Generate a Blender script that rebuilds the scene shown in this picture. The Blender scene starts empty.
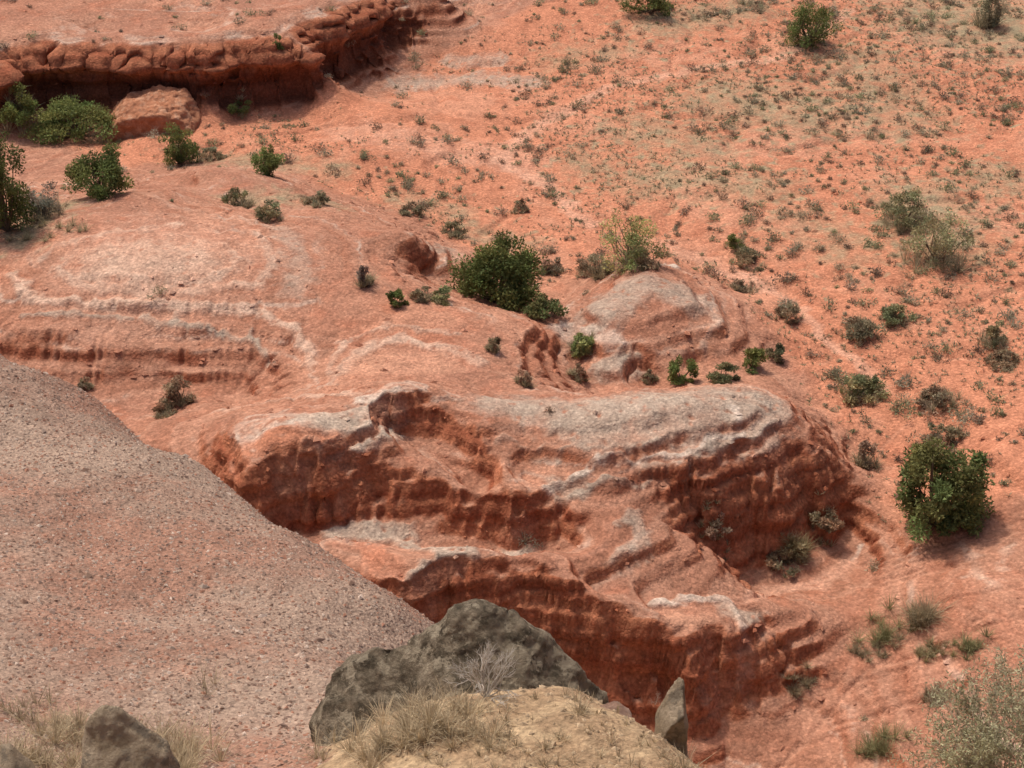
import bpy, math, random, time
import numpy as np
T0=time.time()
rng=np.random.default_rng(7); random.seed(7)
sc=bpy.context.scene
# ---------------------------------------------------------------- camera
H=28.0; PITCH=math.radians(30.3); F=1624.0
CAM=np.array([0,0,H]); FW=np.array([0,math.cos(PITCH),-math.sin(PITCH)]); UP=np.array([0,math.sin(PITCH),math.cos(PITCH)]); RT=np.array([1.,0,0])
cd=bpy.data.cameras.new("camera"); co=bpy.data.objects.new("camera",cd); sc.collection.objects.link(co)
co.location=CAM; co.rotation_euler=(math.pi/2-PITCH,0,0); cd.sensor_width=36; cd.lens=36*F/1024; cd.clip_end=6000; cd.clip_start=0.1
sc.camera=co
def ray(u,v): return FW+RT*((u-512)/F)+UP*((384-v)/F)
def atz(u,v,z):
    d=ray(u,v); t=(z-H)/d[2]; return CAM+d*t
def atd(u,v,d): return CAM+ray(u,v)*d
# ---------------------------------------------------------------- world/light
w=bpy.data.worlds.new("World"); sc.world=w; w.use_nodes=True
nt=w.node_tree; bg=nt.nodes["Background"]; sky=nt.nodes.new("ShaderNodeTexSky"); sky.sky_type='NISHITA'; sky.sun_disc=False
EL=math.radians(60); AZ=math.radians(-38)
sky.sun_elevation=EL; sky.sun_rotation=AZ%(2*math.pi); sky.dust_density=6.0; sky.air_density=.6
nt.links.new(sky.outputs[0],bg.inputs[0]); bg.inputs[1].default_value=0.15
sd=np.array([math.sin(AZ)*math.cos(EL),math.cos(AZ)*math.cos(EL),math.sin(EL)])
sl=bpy.data.lights.new("sun","SUN"); sl.energy=2.6; sl.angle=math.radians(3); sl.color=(1,.93,.83)
so=bpy.data.objects.new("sun",sl); sc.collection.objects.link(so)
from mathutils import Vector
so.rotation_euler=Vector(sd).to_track_quat('Z','Y').to_euler()
sc.view_settings.view_transform='Standard'; sc.view_settings.look='None'; sc.view_settings.exposure=0
# ---------------------------------------------------------------- noise
PERM=rng.permutation(4096); GA=rng.random(4096)*2*np.pi; GX=np.cos(GA); GY=np.sin(GA)
def pn(x,y,s=0):
    xi=np.floor(x).astype(np.int64); yi=np.floor(y).astype(np.int64); xf=x-xi; yf=y-yi
    def g(ix,iy,fx,fy):
        h=PERM[(PERM[(ix+s*131)&4095]+iy)&4095]; return GX[h]*fx+GY[h]*fy
    uu=xf*xf*xf*(xf*(xf*6-15)+10); vv=yf*yf*yf*(yf*(yf*6-15)+10)
    a=g(xi,yi,xf,yf); b=g(xi+1,yi,xf-1,yf); c=g(xi,yi+1,xf,yf-1); d=g(xi+1,yi+1,xf-1,yf-1)
    return ((a+(b-a)*uu)+((c+(d-c)*uu)-(a+(b-a)*uu))*vv)*1.5
def fbm(x,y,wl,o=4,s=0,g=.5):
    r=0; a=1; t=0
    for i in range(o):
        r=r+a*pn(x/wl+17.3*i,y/wl-9.1*i,s+i); t+=a; a*=g; wl/=2.03
    return r/t*1.4
def ss(a,b,x):
    t=np.clip((x-a)/(b-a),0,1); return t*t*(3-2*t)
def lerp(a,b,t): return a+(b-a)*t
class Grid:
    def __init__(s,X,Y,Z): s.X,s.Y,s.Z=X,Y,Z
    def __call__(s,x,y,A=None):
        A=s.Z if A is None else A
        i=np.clip(np.searchsorted(s.X,x)-1,0,len(s.X)-2); j=np.clip(np.searchsorted(s.Y,y)-1,0,len(s.Y)-2)
        fx=np.clip((x-s.X[i])/(s.X[i+1]-s.X[i]),0,1); fy=np.clip((y-s.Y[j])/(s.Y[j+1]-s.Y[j]),0,1)
        return (A[j,i]*(1-fx)+A[j,i+1]*fx)*(1-fy)+(A[j+1,i]*(1-fx)+A[j+1,i+1]*fx)*fy
def rbf(P,X,Y,c=.6,lam=.05):
    P=np.array(P); n=len(P)
    def K(dx,dy): return -np.sqrt(dx*dx+dy*dy+c*c)
    A=np.zeros((n+1,n+1)); A[:n,:n]=K(P[:,0][:,None]-P[:,0],P[:,1][:,None]-P[:,1])+np.eye(n)*lam
    A[:n,n]=1; A[n,:n]=1
    b=np.append(P[:,2],0); wv=np.linalg.solve(A,b)
    gx,gy=np.meshgrid(X,Y); out=np.full(gx.shape,wv[n])
    for k in range(n): out+=wv[k]*K(gx-P[k,0],gy-P[k,1])
    return out
# ---------------------------------------------------------------- mesh helpers
def mkmesh(name,V,Fc,cols=None,mat=None,smooth=False,parent=None):
    Fc=np.asarray(Fc); k=Fc.shape[1]
    me=bpy.data.meshes.new(name); me.vertices.add(len(V)); me.vertices.foreach_set("co",np.asarray(V,dtype=np.float32).ravel())
    me.loops.add(Fc.size); me.loops.foreach_set("vertex_index",Fc.ravel().astype(np.int32))
    me.polygons.add(len(Fc)); me.polygons.foreach_set("loop_start",np.arange(0,Fc.size,k,dtype=np.int32))
    me.polygons.foreach_set("use_smooth",np.full(len(Fc),smooth,dtype=bool))
    me.update(calc_edges=True)
    if cols is not None:
        ca=me.color_attributes.new("Col",'FLOAT_COLOR','POINT'); c4=np.ones((len(V),4),dtype=np.float32); c4[:,:3]=np.clip(cols,0,1); ca.data.foreach_set("color",c4.ravel())
    ob=bpy.data.objects.new(name,me); sc.collection.objects.link(ob)
    if mat: me.materials.append(mat)
    if parent: ob.parent=parent
    return ob
def gridmesh(name,X,Y,Z,cols,mat,DX=0,DY=0):
    gx,gy=np.meshgrid(X,Y); V=np.stack([gx+DX,gy+DY,Z],-1).reshape(-1,3); nx,ny=len(X),len(Y)
    i=np.arange(nx*ny).reshape(ny,nx); Fc=np.stack([i[:-1,:-1],i[:-1,1:],i[1:,1:],i[1:,:-1]],-1).reshape(-1,4)
    return mkmesh(name,V,Fc,cols.reshape(-1,3),mat,True)
def mat_ground(name,pebble=14,bd=.05,fine=1.0):
    m=bpy.data.materials.new(name); m.use_nodes=True; n=m.node_tree.nodes; l=m.node_tree.links; b=n["Principled BSDF"]
    b.inputs["Roughness"].default_value=.95; b.inputs["Specular IOR Level"].default_value=.1
    at=n.new("ShaderNodeAttribute"); at.attribute_name="Col"; tc=n.new("ShaderNodeNewGeometry")
    def noise(sc_,det=6,rough=.65):
        q=n.new("ShaderNodeTexNoise"); q.inputs["Scale"].default_value=sc_; q.inputs["Detail"].default_value=det; q.inputs["Roughness"].default_value=rough; l.new(tc.outputs["Position"],q.inputs["Vector"]); return q
    n1=noise(1.3,3,.7); n2=noise(9*fine,2,.75)
    vo=n.new("ShaderNodeTexVoronoi"); vo.inputs["Scale"].default_value=pebble; l.new(tc.outputs["Position"],vo.inputs["Vector"])
    def mr(src,a,b_,c,d):
        q=n.new("ShaderNodeMapRange"); l.new(src,q.inputs[0]); 
        for i,v in enumerate((a,b_,c,d)): q.inputs[i+1].default_value=v
        return q.outputs[0]
    def mul(a,b_):
        q=n.new("ShaderNodeMath"); q.operation='MULTIPLY'; l.new(a,q.inputs[0]); l.new(b_,q.inputs[1]); return q.outputs[0]
    f=mul(mul(mr(n1.outputs[0],.3,.7,.86,1.12),mr(n2.outputs[0],.3,.7,.78,1.20)),mr(vo.outputs["Distance"],0,.6,1.12,.86))
    sep=n.new("ShaderNodeSeparateColor"); l.new(vo.outputs["Color"],sep.inputs[0])
    f=mul(f,mr(sep.outputs[0],0,1,.84,1.14))
    vm=n.new("ShaderNodeVectorMath"); vm.operation='SCALE'; l.new(at.outputs["Color"],vm.inputs[0]); l.new(f,vm.inputs["Scale"])
    l.new(vm.outputs[0],b.inputs["Base Color"])
    ad=n.new("ShaderNodeMath"); ad.operation='MULTIPLY_ADD'; l.new(n2.outputs[0],ad.inputs[0]); ad.inputs[1].default_value=1.5; l.new(mr(vo.outputs["Distance"],0,.7,.5,0),ad.inputs[2])
    bu=n.new("ShaderNodeBump"); bu.inputs["Strength"].default_value=.6; bu.inputs["Distance"].default_value=bd; l.new(ad.outputs[0],bu.inputs["Height"]); l.new(bu.outputs[0],b.inputs["Normal"])
    return m
def mat_col(name,rough=.8,trans=0):
    m=bpy.data.materials.new(name); m.use_nodes=True; n=m.node_tree.nodes; l=m.node_tree.links; b=n["Principled BSDF"]
    b.inputs["Roughness"].default_value=rough; b.inputs["Specular IOR Level"].default_value=.1
    at=n.new("ShaderNodeAttribute"); at.attribute_name="Col"
    l.new(at.outputs["Color"],b.inputs["Base Color"])
    if trans:
        tr=n.new("ShaderNodeBsdfTranslucent"); l.new(at.outputs["Color"],tr.inputs[0]); mx=n.new("ShaderNodeMixShader"); mx.inputs[0].default_value=trans
        l.new(b.outputs[0],mx.inputs[1]); l.new(tr.outputs[0],mx.inputs[2]); l.new(mx.outputs[0],n["Material Output"].inputs[0])
    return m
M_ground=mat_ground("red_soil",9,.05); M_grav=mat_ground("gravel_soil",26,.03,2.5); M_fol=mat_col("foliage",.7,.3); M_dry=mat_col("dry_grass",.8,.25); M_stone=mat_col("pebbles",.95)
# ---------------------------------------------------------------- badlands relief (survey points u,v,z)
S="""1020 0 1;800 0 1;600 0 1;1020 100 .6;800 100 .4;600 100 .2;1020 200 .3;850 200 .2;700 200 0;560 190 -.4;500 110 -.2;450 150 0;400 110 .3;350 150 .2;260 130 0;450 220 -.4;640 240 -.4;1020 300 .2;900 300 0;800 300 -.3;820 350 -.4;900 370 -.2;1000 400 0;880 420 -.5;960 470 -.5;860 460 -.8;1020 480 .3;700 262 -.4
1300 0 1.5;1300 300 .8;1300 600 1;-300 0 4;-300 200 2;-300 400 1.5;-200 700 -2;512 900 -4
30 56 2.6;65 57 2.6;100 57 2.6;140 60 2.6;180 62 2.4;215 58 2.4;250 55 2.4;280 53 2.4;310 50 2.5;335 25 2.6;358 14 2.5;380 5 2.5;440 -8 2.2;40 110 .1;70 108 0;100 107 0;140 108 0;180 110 0;230 107 .1;265 103 .1;300 97 .1;335 83 .1;360 71 .1;400 48 .1;460 17 .3;0 68 2.6;0 130 .1;0 0 3.4;150 0 3.2;280 0 2.9;100 30 2.8;200 30 2.7;60 140 -.3;150 140 0;230 130 0;130 155 -.2
0 240 2.6;60 212 2.8;130 192 2.9;160 190 2.6;200 172 1.7;240 172 1.8;290 186 1.6;250 205 1.7;330 212 2.1;375 224 2.1;420 240 2;150 262 3.1;80 235 3;250 235 2.8;300 255 2.7;350 250 2.4;400 285 2.1;250 300 2.4;50 290 2.5;0 300 2.3;0 328 1.9;0 338 1.8;30 341 1.8;60 345 1.75;95 349 1.7;130 353 1.65;165 360 1.5;200 369 1.35;245 383 1.1;0 354 1.4;30 359 1.35;60 365 1.3;95 372 1.2;130 378 1.1;165 383 1;190 388 .95;235 395 .9;130 168 -.1;60 160 -.1;0 180 .2;300 164 -.2;200 158 -.2;380 205 -.2;340 190 -.2;450 240 -.4;190 185 1.3;100 325 2;200 335 1.9;260 350 1.7
450 300 1.8;500 315 1.8;545 330 1.4;470 285 .3;430 268 .9;540 305 0;400 350 2.1;300 340 2;330 380 1.9;450 340 2;500 360 1.8;550 380 1.4;420 378 2.1;580 395 .7;520 340 1.7
640 284 1.4;600 312 1.25;680 299 1.3;720 326 .7;745 356 0;650 330 1.0;650 350 .65;600 345 .8;570 335 .6;700 368 0;640 382 -.1;600 386 .1;640 266 1.1;670 268 1;600 278 .3;740 290 -.4;700 285 .8;780 350 -.4;820 400 -.5;622 366 .5;560 300 .1;575 362 .2
480 390 2;560 398 2.2;640 390 2.2;720 386 2;760 390 1.8;795 404 1.5;830 435 .8;870 480 -.5;860 520 -1.1;600 420 2.4;680 415 2.3;740 420 2;560 440 2.1;700 378 .1;770 378 -.1;640 384 .1;520 480 1.5;600 475 1.7;600 500 1.3;680 465 1.6;680 445 1.9;620 450 2;740 455 1.4;790 450 1.1;640 500 1.1;690 500 .8;715 497 .8;740 492 .75;765 488 .7;790 484 .6;830 480 .2;700 525 .05;725 534 -.4;760 538 -.7;790 532 -.8;815 528 -1.1;850 530 -1.5;760 560 -1.6
570 520 1;620 535 1;600 560 .9;660 535 .8;700 545 .3;720 552 -.2;742 574 -.8;755 592 -1.7;700 586 -.1;650 592 .2;600 590 .5;560 505 1.2;540 520 1
400 395 3;412 390 3;425 388 2.9;440 394 2.8;455 401 2.7;468 415 2.5;480 430 2.4;505 465 2.1;530 500 1.6;402 425 2.1;415 434 1.9;432 445 1.7;455 470 1.4;480 495 1.1;270 492 2.2;290 488 2.3;310 478 2.4;328 469 2.5;345 460 2.5;366 445 2.6;385 430 2.6;435 462 2;452 476 1.8;470 490 1.6;490 507 1.3;510 525 1;545 550 .5;290 522 1.1;320 528 .9;350 532 .8;375 537 .7;400 540 .6;425 543 .5;450 545 .4;480 549 .3;510 553 .2;540 558 .1
280 448 3.1;330 430 3;375 413 2.8;250 470 2.8;220 440 2.6;230 410 2;300 405 2.5;350 398 2.6;180 420 1.5;160 412 .9;100 400 .8;200 400 1.2
330 540 1.6;380 548 1.8;430 560 1.8;480 550 1.6;530 556 1.5;390 625 1.0;405 610 1.1;418 598 1.3;430 586 1.4;455 577 1.4;480 569 1.5;500 565 1.5;520 562 1.4;536 566 1.4;552 572 1.3;576 586 1.1;600 600 .9;625 614 .7;650 630 .4;675 650 0;700 672 -.4;450 640 -.2;480 645 -.3;505 648 -.5;530 652 -.6;555 658 -.8;580 668 -1.0;610 682 -1.4;640 696 -1.7;670 706 -1.9;700 708 -2;560 552 .3
660 612 .1;720 600 -.3;760 605 -.5;800 612 -.8;830 622 -1.3;740 640 -.4;700 630 0;750 685 -1.5;720 704 -1.9;800 650 -1.3;840 590 -1.6;850 540 -1.6;800 575 -1.8;780 590 -1.8;850 650 -1.8;800 700 -2.2;750 740 -2.5;850 768 -2.2
900 540 -1;960 530 -.5;1020 520 -.1;940 600 -.7;1020 600 -.2;1000 700 -.8;900 680 -1.5;920 768 -1.6;1020 768 -1;1020 440 .5;985 455 .2
200 480 1.5;100 460 1;0 420 1;200 600 0;300 600 .8;0 600 -1;400 700 -1.5;550 768 -2.2;300 768 -2"""
Q=[]
for ln in S.split("\n"):
    for q in ln.split(";"): Q.append([float(t) for t in q.split()])
Q=np.array(Q); D=np.array([ray(u,v) for u,v,_ in Q])
for it in range(150):   # relax pairs that would need impossible overhangs
    P=CAM+D*((Q[:,2]-H)/D[:,2])[:,None]
    dd=np.hypot(P[:,0][:,None]-P[:,0],P[:,1][:,None]-P[:,1]); dz=P[:,2][:,None]-P[:,2]
    ex=np.maximum(dz-2.3*dd-.05,0); ex[dd>3]=0
    if ex.max()<.03: break
    Q[:,2]+= -.1*ex.max(1)+.1*ex.max(0)
dx=.13; X=np.arange(-38,38.01,dx); Y=np.arange(25,112,dx)
Z=rbf(P,X,Y,.25,.015); gx,gy=np.meshgrid(X,Y)
def inpoly(px,py,poly):
    ins=np.zeros(px.shape,bool); n=len(poly)
    for i in range(n):
        x1,y1=poly[i][:2]; x2,y2=poly[(i+1)%n][:2]
        c=((y1>py)!=(y2>py))&(px<(x2-x1)*(py-y1)/((y2-y1)+1e-12)+x1); ins^=c
    return ins
plain=[atz(u,v,0) for u,v in [(120,160),(60,135),(340,100),(460,50),(560,0),(600,-300),(2000,-200),(1600,520),(900,500),(850,420),(790,360),(750,290),(640,250),(540,290),(450,232),(340,188),(240,155)]]
def blur(A,n):
    for _ in range(n):
        A=A.copy(); A[1:-1]=(A[:-2]+2*A[1:-1]+A[2:])/4; A[:,1:-1]=(A[:,:-2]+2*A[:,1:-1]+A[:,2:])/4
    return A
def slope(Z,X,Y): a,b=np.gradient(Z,Y,X); return np.hypot(a,b)
wx=gx+1.1*fbm(gx,gy,4,3,40); wy=gy+1.1*fbm(gx,gy,4,3,50)
PL=blur(inpoly(wx,wy,plain).astype(float),7)
Z+=.12*fbm(gx,gy,7,3,1)+.06*fbm(gx,gy,1.6,4,5)*(1-.3*PL)
Z-=PL*.3*np.maximum(0,1-np.abs(fbm(gx,gy,9,3,60))*9)*.6
# erosion
ny,nx=Z.shape
base=np.arange(nx*ny).reshape(ny,nx)
Kf=.05*(1-.7*PL)*(.6+.9*ss(.5,1.2,slope(blur(Z,3),X,Y)))
for it in range(8):
    best=np.zeros_like(Z); rec=base.copy(); 
    for dj in(-1,0,1):
        for di in(-1,0,1):
            if di==0 and dj==0: continue
            d=dx*math.hypot(di,dj); sh=np.roll(Z,(-dj,-di),(0,1)); s_=(Z-sh)/d
            s_[0]=s_[-1]=0; s_[:,0]=s_[:,-1]=0
            m=s_>best; best=np.where(m,s_,best); rec=np.where(m,np.roll(base,(-dj,-di),(0,1)),rec)
    order=np.argsort(-Z.ravel()).tolist(); r=rec.ravel().tolist(); A=[dx*dx]*(nx*ny)
    for i in order:
        j=r[i]
        if j!=i: A[j]+=A[i]
    A=np.array(A).reshape(ny,nx)
    zr=Z.ravel()[rec]; e=Kf*np.sqrt(np.minimum(A,8))*np.minimum(best,1.6)
    Z=Z-np.minimum(e,.4*(Z-zr)); Z=lerp(Z,blur(Z,1),.06)
AC=A
G=Grid(X,Y,Z); GP=Grid(X,Y,PL); SC=blur(ss(.55,1.2,slope(blur(Z,2),X,Y)),3)
Xf=np.concatenate([np.arange(-38,-17,.08),np.arange(-17,13,.05),np.arange(13,38.01,.08)]); Yf=np.concatenate([np.arange(25,29,.1),np.arange(29,47,.05),np.arange(47,80,.07),np.arange(80,112,.09)]); gx,gy=np.meshgrid(Xf,Yf)
pl=GP(gx,gy); flow=np.log(1+Grid(X,Y,AC)(gx,gy)); scm=np.clip(Grid(X,Y,SC)(gx,gy)*1.4,0,1)
# fluted walls: cliff lines wander in narrow ribs
r1=1-np.abs(fbm(gx,gy,1.2,3,301))*2.2; r2=1-np.abs(fbm(gx,gy*.5,.36,2,305))*2.2; wv=(.17*r1+.09*r2)*scm
Zf=blur(G(gx+.3*wv+.06*scm*fbm(gx,gy,.8,3,311),gy+wv-.08*scm),1)
Sl=slope(blur(Zf,3),Xf,Yf); steep=ss(.6,1.5,Sl)
patch=ss(-.3,.3,fbm(gx,gy,2.2,3,13)); bl=(1-.8*pl)
for stp,amt,lo,hi,sd_ in ((.42,.7,.12,.5,9),(.15,.8,.2,.8,12)):
    q=(Zf+.12*fbm(gx,gy,2.2,3,sd_))/stp; fr=q-np.floor(q); Zf=Zf+(ss(.25,.75,fr)-fr)*stp*amt*ss(lo,hi,Sl)*bl*(.35+.65*patch)
Zf+=.024*fbm(gx,gy,.55,4,11)+.045*fbm(gx,gy,.3,3,15)*steep+.02*fbm(gx,gy,.25,2,19)*ss(.2,.6,fbm(gx,gy,3,2,77))
GF=Grid(Xf,Yf,Zf)
def hit(u,v,g=None,t0=20,t1=140):
    g=g or GF; d=ray(u,v); t=np.arange(t0,t1,.05); p=CAM+d*t[:,None]; b=p[:,2]<g(p[:,0],p[:,1])
    i=int(np.argmax(b)) if b.any() else len(t)-1; return p[i]
# ---------------------------------------------------------------- colours
def c3(r,g,b): return np.array([r,g,b])
Slb=slope(blur(Zf,5),Xf,Yf)
C=np.zeros(gx.shape+(3,))
n1=fbm(gx,gy,6,4,21)[...,None]; n2=fbm(gx,gy,1.2,4,25)[...,None]; n3=fbm(gx,gy,14,3,29)[...,None]
salmon=c3(.53,.222,.128); brown=c3(.375,.178,.115); deep=c3(.28,.085,.042); grey=c3(.42,.325,.25); white=c3(.60,.48,.385); pink=c3(.57,.295,.19); rose=c3(.59,.40,.295)
P_=pl[...,None]
C=lerp(brown,salmon,np.clip(P_+(1-P_)*(.25*ss(-.1,.5,n3)+.2*ss(0,.5,n1)),0,1))
C=lerp(C,pink,.45*ss(.0,.6,n1+.4*n2))
C=lerp(C,c3(.41,.155,.088),.5*ss(.1,.6,-n2+.3*n3))
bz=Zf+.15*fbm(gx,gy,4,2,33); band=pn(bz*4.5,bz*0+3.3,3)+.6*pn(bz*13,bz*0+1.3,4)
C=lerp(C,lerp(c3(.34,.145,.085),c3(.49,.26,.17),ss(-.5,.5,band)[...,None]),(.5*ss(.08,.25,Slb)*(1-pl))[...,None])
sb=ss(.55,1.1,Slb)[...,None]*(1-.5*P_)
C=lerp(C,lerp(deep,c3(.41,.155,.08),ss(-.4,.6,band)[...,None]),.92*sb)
C=lerp(C,white,(.5*ss(.45,.75,band)*ss(.1,.3,Slb)*(1-ss(.6,1.1,Slb))*(1-pl)*patch)[...,None])
C=lerp(C,pink*1.02,(.45*ss(1.2,3,flow)*(1-ss(.3,.6,Slb)))[...,None])
wx=gx+.25*fbm(gx,gy,1.1,4,61); wy=gy+.25*fbm(gx,gy,1.1,4,66); DZ=np.zeros_like(Zf); brk=fbm(gx,gy,.35,3,81); flat=1-.85*ss(.6,1.15,Slb)
def stroke(pts,wd,col,st,rag=.5,lift=0.,soft=1.):
    pp=[hit(u,v) for u,v in pts]; a=np.array(pp)
    m=wd*2.2*soft+1.0; i0,i1=np.searchsorted(Xf,[a[:,0].min()-m,a[:,0].max()+m]); j0,j1=np.searchsorted(Yf,[a[:,1].min()-m,a[:,1].max()+m])
    x=wx[j0:j1,i0:i1]; y=wy[j0:j1,i0:i1]; D=np.full(x.shape,1e9)
    if len(pp)==1: D=np.hypot(x-a[0,0],y-a[0,1])
    for p,q in zip(pp[:-1],pp[1:]):
        ex,ey=q[0]-p[0],q[1]-p[1]; t=np.clip(((x-p[0])*ex+(y-p[1])*ey)/(ex*ex+ey*ey+1e-9),0,1); D=np.minimum(D,np.hypot(x-p[0]-t*ex,y-p[1]-t*ey))
    nz=fbm(x,y,.5,3,71); M=(1-ss(wd*.35/soft,wd*1.25*soft,D*(1+rag*nz)))*np.clip(st+rag*.6*fbm(x,y,.9,3,75),0,1)*ss(-.55,.15,brk[j0:j1,i0:i1]+.35)*flat[j0:j1,i0:i1]
    C[j0:j1,i0:i1]=lerp(C[j0:j1,i0:i1],col,M[...,None])
    if lift: DZ[j0:j1,i0:i1]=np.maximum(DZ[j0:j1,i0:i1],lift*ss(.1,.5,M/st))
gp=grey*1.12
stroke([(150,262)],3.2,c3(.57,.32,.22),.8,.4,soft=1.3); stroke([(110,262),(150,258),(190,262)],1.1,c3(.60,.41,.30),.6,.6,soft=1.3)
stroke([(600,312),(640,284),(690,298)],1.1,grey*.95,.75,lift=.05); stroke([(560,332),(610,340)],.5,white,.6,lift=.06); stroke([(640,267),(672,267)],.35,white,.9,lift=.08)
stroke([(700,300),(718,325),(700,350),(650,355)],.12,rose,.5,.8,.05)
stroke([(605,368),(632,368)],.5,grey,.9,lift=.08)
stroke([(500,402),(560,410),(640,402),(720,396),(765,405)],.9,grey,.8,soft=1.2); stroke([(590,422),(690,420),(745,428)],1.1,gp,.7,lift=.08,soft=1.2); stroke([(560,430),(600,425)],.5,grey,.6)
stroke([(545,490),(590,470),(640,460),(700,452),(740,432),(738,412)],.15,white,.8,.7,.10)
stroke([(560,500),(620,482),(690,468),(745,450),(770,430)],.12,grey,.7,.9,.08); stroke([(500,440),(560,455),(620,448),(700,440)],.12,grey,.55,.9,.07)
stroke([(300,425),(345,420),(385,425)],.6,gp,.95,lift=.08); stroke([(383,430),(345,457),(285,484)],.40,gp*1.05,.95,lift=.12); stroke([(235,445),(265,432),(300,424)],.25,white,.6)
stroke([(250,452),(320,442)],.7,c3(.48,.20,.115),.9)
stroke([(345,372),(352,355),(400,340),(450,350),(480,362)],.22,rose,.7,.7,.05,1.3); stroke([(370,365),(440,362)],.9,pink,.7); stroke([(330,385),(335,350),(390,328),(460,335)],.14,rose,.5,.9,.04)
stroke([(15,275),(30,300),(90,305),(180,308),(260,314),(300,335),(314,365)],.20,rose*1.05,.8,.7,.07,1.3)
stroke([(60,268),(70,282),(110,289),(200,293),(262,284),(278,262),(255,235)],.20,rose,.65,.8,.05,1.4)
stroke([(90,275),(150,284),(210,282),(240,262),(225,245)],.15,rose,.45,.9,.03,1.4); stroke([(40,262),(60,245),(120,232),(180,225)],.15,rose,.4,.9,.03,1.4)
stroke([(20,316),(100,320),(200,327),(260,342),(275,365)],.14,grey,.6,.9,.07); stroke([(285,230),(300,262),(295,290)],.45,grey,.45,.7,soft=1.3)
stroke([(225,412),(300,398),(370,392)],.2,rose,.5,.8,.05); stroke([(360,400),(400,400)],.35,white,.7,lift=.06)
stroke([(340,530),(400,540),(450,556),(520,551)],.5,gp,.9,lift=.1); stroke([(405,598),(432,573)],.35,gp,.95,lift=.1); stroke([(370,545),(390,575)],.5,c3(.48,.19,.11),.7)
stroke([(632,515),(642,540),(618,572)],.3,grey,.6,.9,.06); stroke([(550,480),(585,492)],.25,grey,.6)
stroke([(655,606),(720,600),(738,620),(745,650),(740,690),(700,700)],.20,white,.75,.7,.10); stroke([(725,612),(760,622)],.4,grey,.7); stroke([(670,618),(710,625),(720,655),(715,690)],.35,pink,.8)
stroke([(965,545),(975,575),(1000,592)],.15,rose,.5,.9,soft=1.3); stroke([(1010,545),(1000,570)],.15,rose,.4,.9,soft=1.3)
stroke([(860,545),(850,560)],.1,white,.6)
stroke([(400,85),(470,78),(530,82)],1.0,grey,.7); stroke([(450,62),(500,60)],.6,grey,.6)
stroke([(420,245),(450,250)],.5,grey,.6)
for pts,wd,s_ in [([(745,275),(790,300),(820,335),(860,365),(885,390)],.3,.7),([(600,95),(530,130),(500,160),(545,185),(590,225)],.5,.7),([(600,92),(700,68),(780,58),(850,10)],.5,.65),([(350,130),(450,150),(520,160)],1.6,.5),([(850,560),(820,585),(770,592),(745,600)],.3,.6),([(640,240),(700,260),(760,290)],.7,.5)]: stroke(pts,wd,c3(.62,.34,.23),s_)
gg=c3(.33,.26,.16)
for pts,wd,s_ in [([(740,100),(800,110)],3.5,.65),([(920,200),(940,245)],2.2,.7),([(960,20),(1010,30)],5,.8),([(650,180),(760,185)],2.,.55),([(590,165)],1.5,.5),([(250,200),(330,205)],.9,.6),([(200,160),(330,170)],1.,.5),([(60,205),(20,240)],.9,.75),([(480,235),(520,245)],1.,.5),([(660,25),(740,10)],2,.65),([(1000,180)],2,.6),([(640,130),(700,150)],2,.55),([(860,60),(900,120)],2.5,.5),([(400,200),(460,215)],.9,.45),([(800,220),(850,250)],1.5,.4),([(560,60),(620,50)],1.5,.4)]: stroke(pts,wd,gg,s_,.9,soft=1.2)
Zf=Zf+blur(DZ,1)
# ledges: push wall vertices outward by bed hardness (real overhanging beds)
a_,b_=np.gradient(blur(Zf,4),Yf,Xf); gl=np.hypot(a_,b_)+1e-6
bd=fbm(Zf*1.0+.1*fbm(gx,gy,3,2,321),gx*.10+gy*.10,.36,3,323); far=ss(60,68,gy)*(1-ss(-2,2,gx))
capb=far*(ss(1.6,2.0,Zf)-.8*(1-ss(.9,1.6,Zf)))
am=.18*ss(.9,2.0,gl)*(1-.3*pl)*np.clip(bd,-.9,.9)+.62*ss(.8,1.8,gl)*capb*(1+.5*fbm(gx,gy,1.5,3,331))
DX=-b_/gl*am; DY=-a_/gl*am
C=lerp(C,c3(.17,.055,.03),(.8*far*ss(.7,1.4,gl)*(1-ss(1.2,1.9,Zf)))[...,None])  # painted shade: dark red put into the colour below the far cliff's overhang
ext=np.cumsum(.3*1.22**np.arange(36)); 
XE=np.concatenate([Xf[0]-ext[::-1],Xf,Xf[-1]+ext]); YE=np.concatenate([Yf[0]-ext[::-1],Yf,Yf[-1]+ext]); e=len(ext)
ZE=np.pad(Zf,e,mode='edge'); CE=np.pad(C,((e,e),(e,e),(0,0)),mode='edge'); DX=np.pad(DX,e); DY=np.pad(DY,e)
ex,ey=np.meshgrid(XE,YE); dd=np.hypot(np.maximum(np.abs(ex)-38,0),np.maximum(np.maximum(25-ey,ey-112),0)); k=ss(0,15,dd)
ZE=lerp(ZE,.8+2.5*fbm(ex,ey,60,4,90)*ss(0,60,dd)-1.5*ss(0,20,25-ey),k); CE=lerp(CE,salmon*(1+.25*fbm(ex,ey,8,4,95))[...,None],k[...,None])
gridmesh("badlands_terrain",XE,YE,ZE,CE,M_ground,DX,DY)
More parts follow.
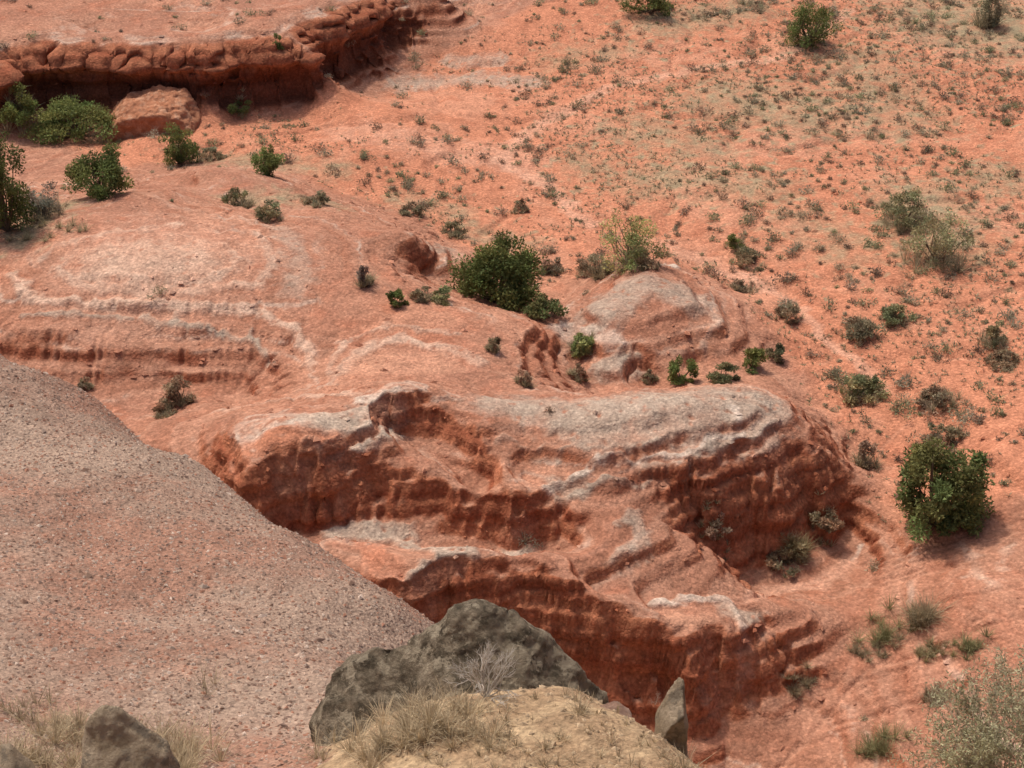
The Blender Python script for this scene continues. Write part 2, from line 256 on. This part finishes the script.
# ---------------------------------------------------------------- foreground gravel hillside
HP=[atd(*q) for q in [(-150,290,27),(0,355,24),(100,405,22),(200,462,20),(300,535,18),(400,612,16.3),(0,450,19),(100,520,17),(200,600,15),(300,640,14.3),(380,685,13),(0,600,14),(100,680,12.5),(200,720,11.8),(300,720,12.2),(0,768,10.3),(100,768,10.5),(200,768,10.8),(300,768,10.6),
 (400,768,9.5),(500,768,9.3),(600,768,9.3),(690,768,9.4),(400,725,10),(500,690,10.6),(600,700,10.4),(655,725,10.1),(560,682,10.7),(430,700,10.5),(760,810,9.5),(850,840,9),(1000,810,8.8),(1150,790,8.8)]]
HP+=[np.array(q,float) for q in [(-.6,9.6,19.3),(.5,9.6,19.0),(1.2,9.2,19),(2.4,8.3,18.6),(-.5,11,17.9),(.8,12,15.5),(.5,14.5,15),(2.5,11,15.5),(4,9,17.5),(6,8.5,18),
 (-12,32,4),(-8,28,5),(-4,24,5),(-1,20,7),(0,22,2),(4,20,2),(8,20,2),(-15,34,2),(-12,40,-4),(-4,34,-4),(4,30,-4),(10,28,-4),(-20,42,-3),(0,0,26.4),(-5,0,26.4),(5,0,26.4),(-10,0,25.5),(0,3,24.3),(0,4.6,22.7),(-5,3,24.2),(5,3,24.2),(-4,5.3,22),(4,5.2,22),(-15,10,19),(-15,20,16.5),(-15,0,25),(-20,10,18),(-20,25,14),(10,0,25),(10,6,21),(10,12,14),(0,-12,27),(-15,-12,27),(15,-12,27)]]
HX=np.concatenate([np.arange(-24,-9,.4),np.arange(-9,3,.03),np.arange(3,17,.3)]); HY=np.concatenate([np.arange(-14,5.5,.35),np.arange(5.5,25,.045),np.arange(25,46,.4)])
HZ=rbf(HP,HX,HY,.25,.01); hx,hy=np.meshgrid(HX,HY)
HZ+=.10*fbm(hx,hy,2.2,4,101)+.03*fbm(hx,hy,.4,4,105)+.012*fbm(hx,hy,.12,2,109)
HZ[0]=-12;HZ[-1]=-12;HZ[:,0]=-12;HZ[:,-1]=-12
HG=Grid(HX,HY,HZ)
kn=[(-1.35,5),(-1.2,7.2),(-1.2,8.2),(-.9,9.3),(2,9.6),(9,9),(9,5)]
qx=hx+.25*fbm(hx,hy,.6,4,111); qy=hy+.25*fbm(hx,hy,.6,4,115)
km=blur(inpoly(qx,qy,kn).astype(float),2)[...,None]
a=fbm(hx,hy,2.5,4,121)[...,None]; b=fbm(hx,hy,.3,3,125)[...,None]
CH=lerp(c3(.32,.20,.145),c3(.36,.255,.19),ss(-.4,.4,a)); CH=lerp(CH,c3(.33,.16,.105),.55*ss(-.1,.6,-a+.5*b))
CK=lerp(c3(.47,.335,.20),c3(.33,.22,.13),ss(-.5,.4,b+.4*a)); CH=lerp(CH,CK,km)
gridmesh("gravel_hillside",HX,HY,HZ,CH,M_grav)
def stones(name,xy,size,cols,g,mat):
    n=len(xy); o=np.array([[1,0,0],[0,1,0],[-1,0,0],[0,-1,0],[0,0,1],[0,0,-1]],float); f=np.array([[0,1,4],[1,2,4],[2,3,4],[3,0,4],[1,0,5],[2,1,5],[3,2,5],[0,3,5]])
    V=np.repeat(o[None],n,0)*(1+.5*(rng.random((n,6,1))-.5))+.35*(rng.random((n,6,3))-.5)
    th=rng.random(n)*6.28; c,s_=np.cos(th),np.sin(th); x=V[...,0]*1.25; y=V[...,1]*.85
    V=np.stack([x*c[:,None]-y*s_[:,None],x*s_[:,None]+y*c[:,None],V[...,2]*.6],-1)*size[:,None,None]
    z=g(xy[:,0],xy[:,1]); V+=np.stack([xy[:,0],xy[:,1],z+.1*size],-1)[:,None]
    Fc=(f[None]+6*np.arange(n)[:,None,None]).reshape(-1,3)
    return mkmesh(name,V.reshape(-1,3),Fc,np.repeat(cols,6,0),mat)
n=95000; xy=np.stack([rng.uniform(-9,1.5,n),rng.uniform(6,24,n)],1); isk=inpoly(xy[:,0],xy[:,1],kn); keep=~isk|(rng.random(n)<.3); isk=isk[keep]; xy=xy[keep]; n=len(xy)
pal=np.array([[.39,.285,.22],[.28,.18,.13],[.45,.35,.28],[.32,.22,.165],[.35,.18,.12],[.23,.155,.12]]); cc=pal[rng.integers(0,6,n)]*(.8+.4*rng.random((n,1))); cc[isk]=c3(.38,.28,.18)*(.6+.7*rng.random((isk.sum(),1)))
stones("gravel",xy,.008+.017*rng.random(n)**2.5+.03*(rng.random(n)>.996),cc,HG,M_stone)
n=20000; xy=np.stack([rng.uniform(-30,30,n),rng.uniform(29,95,n)],1); s_=Grid(Xf,Yf,Slb)(xy[:,0],xy[:,1]); pk=GP(xy[:,0],xy[:,1]); k=(rng.random(n)<.25+.9*ss(.3,.8,s_))&((pk<.5)|(rng.random(n)<.3)); xy=xy[k]; n=len(xy)
cb=np.stack([Grid(Xf,Yf,C[...,i])(xy[:,0],xy[:,1]) for i in range(3)],1)
GF=Grid(Xf,Yf,Zf)
stones("stone_rubble",xy,.025+.11*rng.random(n)**5,cb*(.8+.5*rng.random((n,1))),GF,M_stone)
# ---------------------------------------------------------------- vegetation builders
def leaves(cen,rad,cnt,size,col,elong=1.6,jit=.3):
    n=len(cen); d=rng.normal(size=(n,cnt,3)); d/=np.linalg.norm(d,axis=2,keepdims=True); r=rng.random((n,cnt,1))**.45
    c=cen[:,None]+d*r*rad[:,None]; a=d+.9*rng.normal(size=d.shape); a/=np.linalg.norm(a,axis=2,keepdims=True)
    b=np.cross(a,rng.normal(size=a.shape)); b/=np.linalg.norm(b,axis=2,keepdims=True)
    s_=(size[:,None,None] if np.ndim(size) else size)*(.6+.8*rng.random((n,cnt,1)))
    V=np.stack([c-b*s_*.5,c+b*s_*.5,c+a*s_*elong],2).reshape(-1,3)
    cl=np.repeat((col[:,None]*(1+jit*(rng.random((n,cnt,1))-.5)*2)),3,1).reshape(-1,3)
    return V,cl
def blades(base,length,cnt,spread,width,col,droop=.3,jit=.3):
    n=len(base); th=rng.random((n,cnt))*6.283; sp=spread*rng.random((n,cnt))**.7
    L=length[:,None]*(.5+.6*rng.random((n,cnt)))
    dr=np.stack([np.cos(th)*np.sin(sp),np.sin(th)*np.sin(sp),np.cos(sp)],-1)
    o=base[:,None]+dr*np.array([1,1,0])*L[...,None]*.25*rng.random((n,cnt,1))
    m=o+dr*L[...,None]*.55; dr2=dr+np.stack([np.cos(th),np.sin(th),-1.5+0*th],-1)*droop*rng.random((n,cnt,1)); t=m+dr2*L[...,None]*.45
    sd_=np.stack([-np.sin(th),np.cos(th),0*th],-1)+.5*rng.normal(size=dr.shape); sd_/=np.linalg.norm(sd_,axis=2,keepdims=True); sd_*=width*.5
    V=np.stack([o-sd_,o+sd_,m-sd_*.8,m+sd_*.8,t],2)
    N=n*cnt; f=np.array([[0,1,2],[1,3,2],[2,3,4]])
    Fc=(f[None]+5*np.arange(N)[:,None,None]).reshape(-1,3)
    cl=np.repeat(col[:,None]*(1+jit*(rng.random((n,cnt,1))-.5)*2),5,1).reshape(-1,3)
    return V.reshape(-1,3),Fc,cl
def tube(pts,rad,k=5):
    pts=np.array(pts,float); n=len(pts); V=[]; 
    for i in range(n):
        t=pts[min(i+1,n-1)]-pts[max(i-1,0)]; t/=np.linalg.norm(t)+1e-9; a=np.cross(t,[.3,.9,.2]); a/=np.linalg.norm(a)+1e-9; b=np.cross(t,a)
        for j in range(k): an=6.283*j/k; V.append(pts[i]+(a*math.cos(an)+b*math.sin(an))*rad[i])
    Fc=[]
    for i in range(n-1):
        for j in range(k):
            p=i*k+j;q=i*k+(j+1)%k; Fc+= [[p,q,q+k],[p,q+k,p+k]]
    return np.array(V),np.array(Fc)
class B:
    def __init__(s): s.V=[];s.F=[];s.C=[];s.n=0
    def add(s,V,F_,C_):
        if F_ is None: F_=np.arange(len(V)).reshape(-1,3)
        if C_.ndim==1: C_=np.repeat(C_[None],len(V),0)
        s.V.append(V);s.F.append(F_+s.n);s.C.append(C_);s.n+=len(V)
    def make(s,name,mat): return mkmesh(name,np.concatenate(s.V),np.concatenate(s.F),np.concatenate(s.C),mat)
bark=c3(.18,.13,.09)
def tree(name,p,W,Hh,col,clumps=34,per=110,ls=.06,dens=.16,open_=0,grass=0):
    p=np.array(p,float); b=B(); p=p-[0,0,.05]; ends=[]; ph=random.random()*6
    for i in range(clumps):
        a=random.random()*6.283; hh=random.random()**.9; prof=math.sin(math.pi*min(1,.30+.62*hh))**.6
        r=W*.46*prof*(.35+.6*random.random()**.5); r*=(1+.2*math.sin(3*a+ph)+.1*math.sin(5*a+2*ph))
        ends.append(p+[r*math.cos(a),r*math.sin(a),Hh*(.08+.80*hh*(1+.14*math.sin(2*a+ph)))+W*.02])
    for i in range(0,clumps,2):
        e_=ends[i]; s0=p+[0,0,Hh*.03]; mid=(s0+e_)/2+np.array([random.uniform(-.1,.1)*W,random.uniform(-.1,.1)*W,-.05*Hh]); R=.02*W*(.6+.6*random.random())*(.5 if open_ else 1)
        V,F_=tube([s0,s0*.6+mid*.4+[0,0,.03],mid,e_],[R*1.6,R*1.2,R*.8,R*.25]); b.add(V,F_,bark*(.8+.5*random.random()))
    cen=np.array(ends); n=len(cen); rad=np.stack([W*dens*(.5+.9*rng.random(n)),W*dens*(.5+.9*rng.random(n)),Hh*dens*(.6+.7*rng.random(n))],1)
    cl=col*(.65+.8*rng.random((n,1)))*np.array([1,1,1]); cl[:,0]*=1+.35*(rng.random(n)-.3)
    V,c_=leaves(cen,rad,per,ls,cl); b.add(V,None,c_)
    if grass:
        nb=14; th=rng.random(nb)*6.283; rr=W*.5*rng.random(nb)**.5; q=np.stack([p[0]+rr*np.cos(th),p[1]+rr*np.sin(th),0*th],1); q[:,2]=GF(q[:,0],q[:,1])
        V,F_,c_=blades(q,np.full(nb,Hh*.55),26,1.0,.02,np.repeat(c3(.36,.30,.19)[None],nb,0)); b.add(V,F_,c_)
    return b.make(name,M_fol)
JG=c3(.15,.185,.06)
def px(p): return np.linalg.norm(np.dot(p-CAM,FW))/F
for nm,u,v,wp,hp,col,cl in [
 ("juniper_tree",808,46,52,38,JG,34),("juniper_tree",104,196,60,46,JG*.95,42),("juniper_tree",8,232,60,84,JG*.85,48),("juniper_tree",180,164,36,36,JG,32),
 ("juniper_tree",268,176,32,28,JG*1.1,26),("juniper_tree",498,303,84,56,JG*.95,60),("juniper_tree",936,524,94,84,c3(.165,.195,.07),44),
 ("juniper_shrub",396,304,20,16,JG,14),("juniper_shrub",681,380,28,24,JG*1.1,18),("juniper_shrub",722,380,34,16,c3(.17,.18,.09),16),("juniper_shrub",648,12,54,22,JG,26),
 ("juniper_shrub",278,52,14,18,JG,10),("juniper_shrub",752,368,26,20,JG*1.1,16),("juniper_shrub",776,360,20,16,c3(.17,.16,.09),12),("juniper_shrub",546,318,40,22,c3(.15,.175,.07),18),
 ("green_shrub",75,136,84,30,c3(.20,.24,.08),34),("green_shrub",20,125,40,38,c3(.19,.23,.07),22),("green_shrub",238,112,26,12,c3(.18,.21,.07),10),
 ("sagebrush",45,215,40,40,c3(.28,.26,.2),22),("sagebrush",365,285,18,22,c3(.26,.2,.16),10),
 ("sagebrush",860,335,42,16,c3(.28,.24,.15),14),("green_shrub",896,322,34,16,c3(.25,.25,.13),14),("green_shrub",862,398,42,22,c3(.26,.26,.13),16),("sagebrush",992,345,24,26,c3(.27,.26,.14),12),("sagebrush",1000,366,34,14,c3(.26,.21,.13),12),
 ("sagebrush",935,406,36,20,c3(.3,.23,.15),12),("sagebrush",180,402,34,24,c3(.3,.22,.14),14),("sagebrush",165,416,20,14,c3(.28,.2,.12),8),("sagebrush",825,524,34,16,c3(.28,.21,.13),14),("sagebrush",795,556,24,20,c3(.29,.26,.15),10),
 ("sagebrush",715,530,30,14,c3(.28,.2,.14),10),("sagebrush",865,465,24,26,c3(.3,.23,.16),12),("sagebrush",740,292,20,14,c3(.27,.21,.14),10),("sagebrush",788,318,30,14,c3(.27,.22,.14),10),
 ("sagebrush",270,218,34,16,c3(.27,.25,.14),12),("sagebrush",240,206,28,18,c3(.24,.23,.12),10),("green_shrub",735,248,24,14,JG*1.2,10),("sagebrush",755,264,40,12,c3(.25,.22,.13),12),("sagebrush",550,272,30,14,c3(.28,.21,.14),12),("sagebrush",595,275,40,20,c3(.28,.22,.14),14),
 ("sagebrush",524,385,16,18,c3(.3,.21,.14),8),("sagebrush",578,378,20,14,c3(.28,.19,.12),8),("sagebrush",493,350,14,14,c3(.28,.22,.13),8),("sagebrush",420,300,20,14,c3(.27,.22,.13),8),("sagebrush",945,440,34,16,c3(.28,.25,.15),10),("sagebrush",780,563,40,10,c3(.26,.21,.13),10),
 ("sagebrush",455,235,26,14,c3(.26,.24,.14),10),("sagebrush",410,215,24,12,c3(.26,.22,.14),10),("sagebrush",210,160,30,12,c3(.28,.26,.16),10),("sagebrush",650,380,14,10,c3(.26,.21,.13),8),("sagebrush",520,210,18,10,c3(.26,.21,.13),8),("sagebrush",640,262,50,10,c3(.26,.22,.13),10),("green_shrub",440,300,30,10,c3(.24,.25,.12),10),("sagebrush",85,388,14,10,c3(.28,.21,.14),8),("sagebrush",315,205,30,12,c3(.27,.24,.15),10)]:
    p=hit(u,v); s_=px(p); W_=wp*s_; H_=hp*s_*1.1; sg=nm=="sagebrush"
    tree(nm,p,W_,H_,col,clumps=cl,per=int((60 if sg else 100)+wp*1.8),ls=.036+.0004*wp,dens=.155 if sg else (.14 if u==936 else .165),grass=sg or nm=="green_shrub")
for nm,u,v,wp,hp,col in [("mesquite_tree",628,268,64,56,c3(.30,.33,.13)),("mesquite_tree",935,262,62,48,c3(.31,.32,.17)),("mesquite_tree",905,222,50,30,c3(.27,.28,.15)),("mesquite_shrub",583,352,26,18,c3(.27,.31,.12)),("mesquite_tree",988,28,24,38,c3(.26,.24,.15))]:
    p=hit(u,v); s_=px(p); tree(nm,p,wp*s_,hp*s_*1.1,col,clumps=40,per=90,ls=.05,dens=.14,open_=1,grass=1)
def clump(name,plist,L,cnt,col,width,spread=1.1,mat=None,droop=.3):
    base=np.array(plist,float); n=len(base)
    V,F_,c_=blades(base,np.full(n,L)*(.7+.6*rng.random(n)),cnt,spread,width,np.repeat(col[None],n,0)*(.8+.4*rng.random((n,1))),droop)
    return mkmesh(name,V,F_,c_,mat or M_dry)
for u,v,wp,L,col in [(880,632,60,.6,c3(.30,.28,.14)),(922,622,20,.8,c3(.36,.29,.18)),(930,655,30,.35,c3(.32,.27,.15)),(880,750,40,.6,c3(.28,.26,.13)),(970,650,40,.4,c3(.3,.28,.14)),(875,655,40,.3,c3(.34,.27,.17)),(860,392,40,.5,c3(.26,.26,.12)),(795,552,16,.6,c3(.36,.3,.16)),(940,400,30,.4,c3(.34,.27,.17)),(860,325,30,.35,c3(.34,.27,.17)),(40,235,70,.45,c3(.38,.33,.2)),(800,690,30,.3,c3(.34,.27,.17)),(930,700,30,.3,c3(.34,.27,.17))]:
    p=hit(u,v); s_=px(p); q=[]
    for i in range(14):
        x=p[0]+random.gauss(0,.28)*wp*s_; y=p[1]+random.gauss(0,.2)*wp*s_; q.append([x,y,float(GF(x,y))])
    clump("bunch_grass",q,L,60,col,.012)
# ---------------------------------------------------------------- scrub scattered over plain
n=16000; xy=np.stack([rng.uniform(-36,36,n),rng.uniform(32,108,n)],1)
pk=GP(xy[:,0],xy[:,1]); dn=fbm(xy[:,0],xy[:,1],9,3,201); dn2=fbm(xy[:,0],xy[:,1],2.5,2,205)
dens=np.clip(.34+.6*dn+.5*dn2+.014*(xy[:,0]),.02,.9)*pk
plateau=(pk<.5)&(xy[:,1]>66)&(xy[:,0]<0); dens=np.where(plateau,.12,dens); gul=(pk<.5)&~plateau; sf=Grid(X,Y,np.log(1+AC))(xy[:,0],xy[:,1]); dens=np.where(gul,.005+.03*ss(1.,2.,sf),dens)
k=rng.random(n)<dens*.7; xy=xy[k]; n=len(xy)
base=np.stack([xy[:,0],xy[:,1],GF(xy[:,0],xy[:,1])],1)
R=.10+.28*rng.random(n)**2.2; pal=np.array([[.30,.25,.165],[.28,.19,.13],[.25,.24,.145],[.34,.28,.19],[.25,.18,.13],[.32,.29,.205],[.25,.255,.145]]); cs=pal[rng.integers(0,7,n)]*(.75+.45*rng.random((n,1)))
b=B(); V,c_=leaves(base+np.stack([0*R,0*R,R*.4],1),np.stack([R,R,R*.55],1),60,R*.13+.014,cs); b.add(V,None,c_)
off=np.stack([rng.normal(size=n)*R*.9,rng.normal(size=n)*R*.9,R*.1],1); V,c_=leaves(base+off+np.stack([0*R,0*R,R*.25],1),np.stack([R*.6,R*.6,R*.4],1),30,R*.12+.013,cs*1.05); b.add(V,None,c_)
V,F_,c_=blades(base,R*1.9,22,1.1,.014,cs*1.3); b.add(V,F_,c_)
b.make("desert_scrub",M_fol)
n=85000; xy=np.stack([rng.uniform(-36,36,n),rng.uniform(34,108,n)],1); pk=GP(xy[:,0],xy[:,1]); g1=fbm(xy[:,0],xy[:,1],8,3,211)+.5*fbm(xy[:,0],xy[:,1],2,2,215)
k=rng.random(n)<pk*np.clip(.16+1.1*g1+.009*xy[:,0],.03,.8); xy=xy[k]; n=len(xy); base=np.stack([xy[:,0],xy[:,1],GF(xy[:,0],xy[:,1])],1)
pal=np.array([[.33,.30,.195],[.37,.30,.20],[.28,.28,.165],[.31,.235,.155]]); V,F_,c_=blades(base,.07+.15*rng.random(n),9,1.3,.022,pal[rng.integers(0,4,n)]); mkmesh("grass_tufts",V,F_,c_,M_dry)
# ---------------------------------------------------------------- rocks
def mat_rock(name,c1,c2,c4,sc_=6):
    m=bpy.data.materials.new(name); m.use_nodes=True; n=m.node_tree.nodes; l=m.node_tree.links; b=n["Principled BSDF"]; b.inputs["Roughness"].default_value=.95; b.inputs["Specular IOR Level"].default_value=.1
    g=n.new("ShaderNodeNewGeometry"); q=n.new("ShaderNodeTexNoise"); q.inputs["Scale"].default_value=sc_; q.inputs["Detail"].default_value=10; q.inputs["Roughness"].default_value=.7; l.new(g.outputs["Position"],q.inputs["Vector"])
    r=n.new("ShaderNodeValToRGB"); e=r.color_ramp.elements; e[0].position=.40; e[0].color=(*c1,1); e[1].position=.60; e[1].color=(*c2,1); k=e.new(.5); k.color=tuple((a+b_)/2 for a,b_ in zip(c1,c2))+(1,); l.new(q.outputs[0],r.inputs[0])
    q2=n.new("ShaderNodeTexNoise"); q2.inputs["Scale"].default_value=sc_*1.1; q2.inputs["Detail"].default_value=8; q2.inputs["Roughness"].default_value=.7; l.new(g.outputs["Position"],q2.inputs["Vector"])
    r2=n.new("ShaderNodeMapRange"); l.new(q2.outputs[0],r2.inputs[0]); r2.inputs[1].default_value=.52; r2.inputs[2].default_value=.58
    mx=n.new("ShaderNodeMixRGB"); l.new(r2.outputs[0],mx.inputs[0]); l.new(r.outputs[0],mx.inputs[1]); mx.inputs[2].default_value=(*c4,1); l.new(mx.outputs[0],b.inputs["Base Color"])
    q3=n.new("ShaderNodeTexNoise"); q3.inputs["Scale"].default_value=sc_*3; q3.inputs["Detail"].default_value=8; q3.inputs["Roughness"].default_value=.75; l.new(g.outputs["Position"],q3.inputs["Vector"])
    bu=n.new("ShaderNodeBump"); bu.inputs["Strength"].default_value=1; bu.inputs["Distance"].default_value=.08; l.new(q3.outputs[0],bu.inputs["Height"]); l.new(bu.outputs[0],b.inputs["Normal"])
    return m
M_b=mat_rock("lichen_sandstone",(.10,.08,.055),(.33,.265,.185),(.42,.35,.25),7); M_t=mat_rock("tan_sandstone",(.34,.26,.17),(.52,.41,.29),(.27,.22,.16)); M_p=mat_rock("pink_sandstone",(.35,.2,.14),(.5,.33,.25),(.4,.3,.22)); M_r=mat_rock("red_sandstone",(.36,.15,.08),(.5,.23,.13),(.54,.29,.18),2)
tex=bpy.data.textures.new("rock_noise","CLOUDS"); tex.noise_scale=.22; tex.noise_depth=6
tex2=bpy.data.textures.new("rock_cracks","VORONOI"); tex2.noise_scale=.3; tex2.distance_metric='MANHATTAN'
tex3=bpy.data.textures.new("rock_grain","CLOUDS"); tex3.noise_scale=.06; tex3.noise_depth=4
tex4=bpy.data.textures.new("outcrop_noise","CLOUDS"); tex4.noise_scale=1.0; tex4.noise_depth=5
def orock(name,pts,y,thick,mat,vox=.025,disp=.09,drop=.55,shrink=.9,big=0):
    """pts: skyline outline of the block measured on its rear plane y; the block extends towards -y, its top falling by drop per metre"""
    o=[]
    for u,v in pts:
        r=ray(u,v); p=CAM+r*(y/r[1]); o.append((p[0],p[2]))
    o=np.array(o); c=o.mean(0); zb=o[:,1].min(); n=len(o); V=[]
    for f,k in ((.86,-.06),(1,.12),(.99,.6),(shrink,1.0)):
        for p in o:
            x=c[0]+(p[0]-c[0])*f; hh=(p[1]-zb)/(o[:,1].max()-zb)
            V.append((x,y-thick*k,p[1]-drop*thick*max(k,0)*hh))
    me=bpy.data.meshes.new(name); Fs=[list(range(n)),[3*n+i for i in range(n)][::-1]]
    for k in range(3):
        for i in range(n): j=(i+1)%n; Fs.append([k*n+i,(k+1)*n+i,(k+1)*n+j,k*n+j])
    me.from_pydata(V,[],Fs); me.materials.append(mat); ob=bpy.data.objects.new(name,me); sc.collection.objects.link(ob)
    r=ob.modifiers.new("r","REMESH"); r.mode='VOXEL'; r.voxel_size=vox; r.use_smooth_shade=True
    for t,sg,ml in (((tex4,disp,.5),(tex,disp*.4,.5)) if big else ((tex,disp,.5),(tex2,disp*1.0,.45),(tex3,disp*.3,.5))):
        d=ob.modifiers.new("d","DISPLACE"); d.texture=t; d.texture_coords='GLOBAL'; d.strength=sg; d.mid_level=ml
    return ob
orock("lichen_boulder",[(320,800),(318,702),(332,664),(362,650),(400,652),(432,626),(455,610),(488,607),(522,616),(558,640),(596,676),(616,706),(616,800),(470,830)],8.75,.60,M_b,vox=.014,disp=.065,drop=.75,shrink=.97)
orock("standing_slab",[(645,800),(655,714),(668,692),(682,680),(686,702),(684,740),(690,800)],7.9,.2,M_t,vox=.01,disp=.03,drop=.6)
orock("pink_stone",[(588,760),(586,710),(618,702),(632,710),(628,760)],7.9,.2,M_p,vox=.008,disp=.02,drop=.2)
orock("tan_boulder",[(82,800),(86,722),(100,708),(118,712),(150,732),(182,757),(198,800)],7.55,.30,M_t,vox=.012,disp=.05,drop=1.0)
orock("tan_boulder",[(-20,800),(-15,750),(10,744),(36,762),(46,800)],7.2,.3,M_t,vox=.014,disp=.04)
p=hit(158,124)
orock("red_sandstone_outcrop",[(110,140),(112,106),(128,92),(160,86),(188,91),(202,106),(206,122),(200,140)],p[1]+1.0,2.2,M_r,vox=.06,disp=.5,drop=.3,big=1)
# ---------------------------------------------------------------- dry grass on the knoll
def tuft(cu,cv,su,sv,n,L,cnt,col,wd=.004,sp=1.0,name="dry_grass",droop=.4):
    q=[]
    for i in range(n):
        p=hit(cu+random.gauss(0,su),cv+random.gauss(0,sv),HG,5,30)
        q.append([p[0],p[1],float(HG(p[0],p[1]))-.01])
    return clump(name,q,L,cnt,col,wd,sp,droop=droop)
st=c3(.48,.385,.25)
tuft(410,720,28,12,34,.20,60,st); tuft(450,735,40,18,30,.15,50,st*.95); tuft(380,750,25,10,20,.2,50,st); tuft(440,690,20,6,8,.18,25,st*.8)
tuft(120,762,50,12,44,.20,60,st); tuft(25,715,12,10,8,.22,30,st*.8); tuft(165,762,25,10,24,.28,50,st); tuft(20,765,25,8,20,.25,50,st); tuft(70,740,22,12,22,.2,50,st*.95)
tuft(205,690,8,4,3,.2,20,st*.8); tuft(500,740,60,20,25,.09,25,st*.8); tuft(640,760,30,8,8,.1,20,st*.8); tuft(730,760,30,10,8,.15,30,st*.8); tuft(555,755,30,10,10,.12,20,st); tuft(560,700,40,8,10,.1,25,st*.8)
tuft(730,775,20,6,8,.2,40,st*.8); tuft(330,745,10,12,8,.2,40,st*.85); tuft(520,710,90,25,40,.05,12,c3(.3,.22,.13)); tuft(640,730,30,15,14,.07,14,c3(.34,.26,.15))
def twig(p,Hh,n,col,sp=.7,r0=.004):
    b=B()
    def br(p,d,L,r,dep):
        e_=p+d*L; m_=(p+e_)/2+rng.normal(size=3)*L*.07; V,F_=tube([p,m_,e_],[r,r*.8,r*.5],4); b.add(V,F_,col*(.8+.4*random.random()))
        if dep>0:
            for i in range(3):
                q=d+rng.normal(size=3)*.5; q[2]+=.15; q/=np.linalg.norm(q); br(p+(e_-p)*random.uniform(.5,1),q,L*.62,r*.6,dep-1)
    for i in range(n):
        d=np.array([random.gauss(0,sp),random.gauss(0,sp),1.]); d/=np.linalg.norm(d); br(np.array(p,float),d,Hh*.42,r0,3)
    return b
p=hit(486,698,HG,5,30); twig(p,.46,12,c3(.62,.57,.5),.45,.0055).make("dead_twig_plant",M_dry)
p=hit(655,705,HG,5,30); twig(p,.35,4,c3(.4,.34,.27),.4,.003).make("dead_twig_plant",M_dry)
for u,v,d,Hh,n_,col in [(1010,800,8.9,1.0,16,c3(.38,.35,.22)),(960,815,9.0,.62,12,c3(.42,.36,.24)),(900,815,9.1,.5,9,c3(.44,.36,.24)),(1060,790,8.8,1.2,14,c3(.36,.34,.21)),(850,830,9.1,.42,7,c3(.44,.37,.25)),(1000,790,8.7,.8,14,c3(.36,.34,.2)),(1024,785,9.2,1.15,14,c3(.34,.33,.2)),(930,800,9.0,.45,12,c3(.44,.37,.25))]:
    p=atd(u,v,d); p[2]=float(HG(p[0],p[1])); b=twig(p,Hh,n_,c3(.42,.34,.25),.45,.004)
    tips=np.concatenate(b.V)[::9]; tips=tips[tips[:,2]>p[2]+.2*Hh]
    V,c_=leaves(tips,np.full((len(tips),3),.035),8,.008,np.repeat(col[None],len(tips),0)*(.7+.6*rng.random((len(tips),1))),2.6); b.add(V,None,c_)
    b.make("rabbitbrush",M_dry)
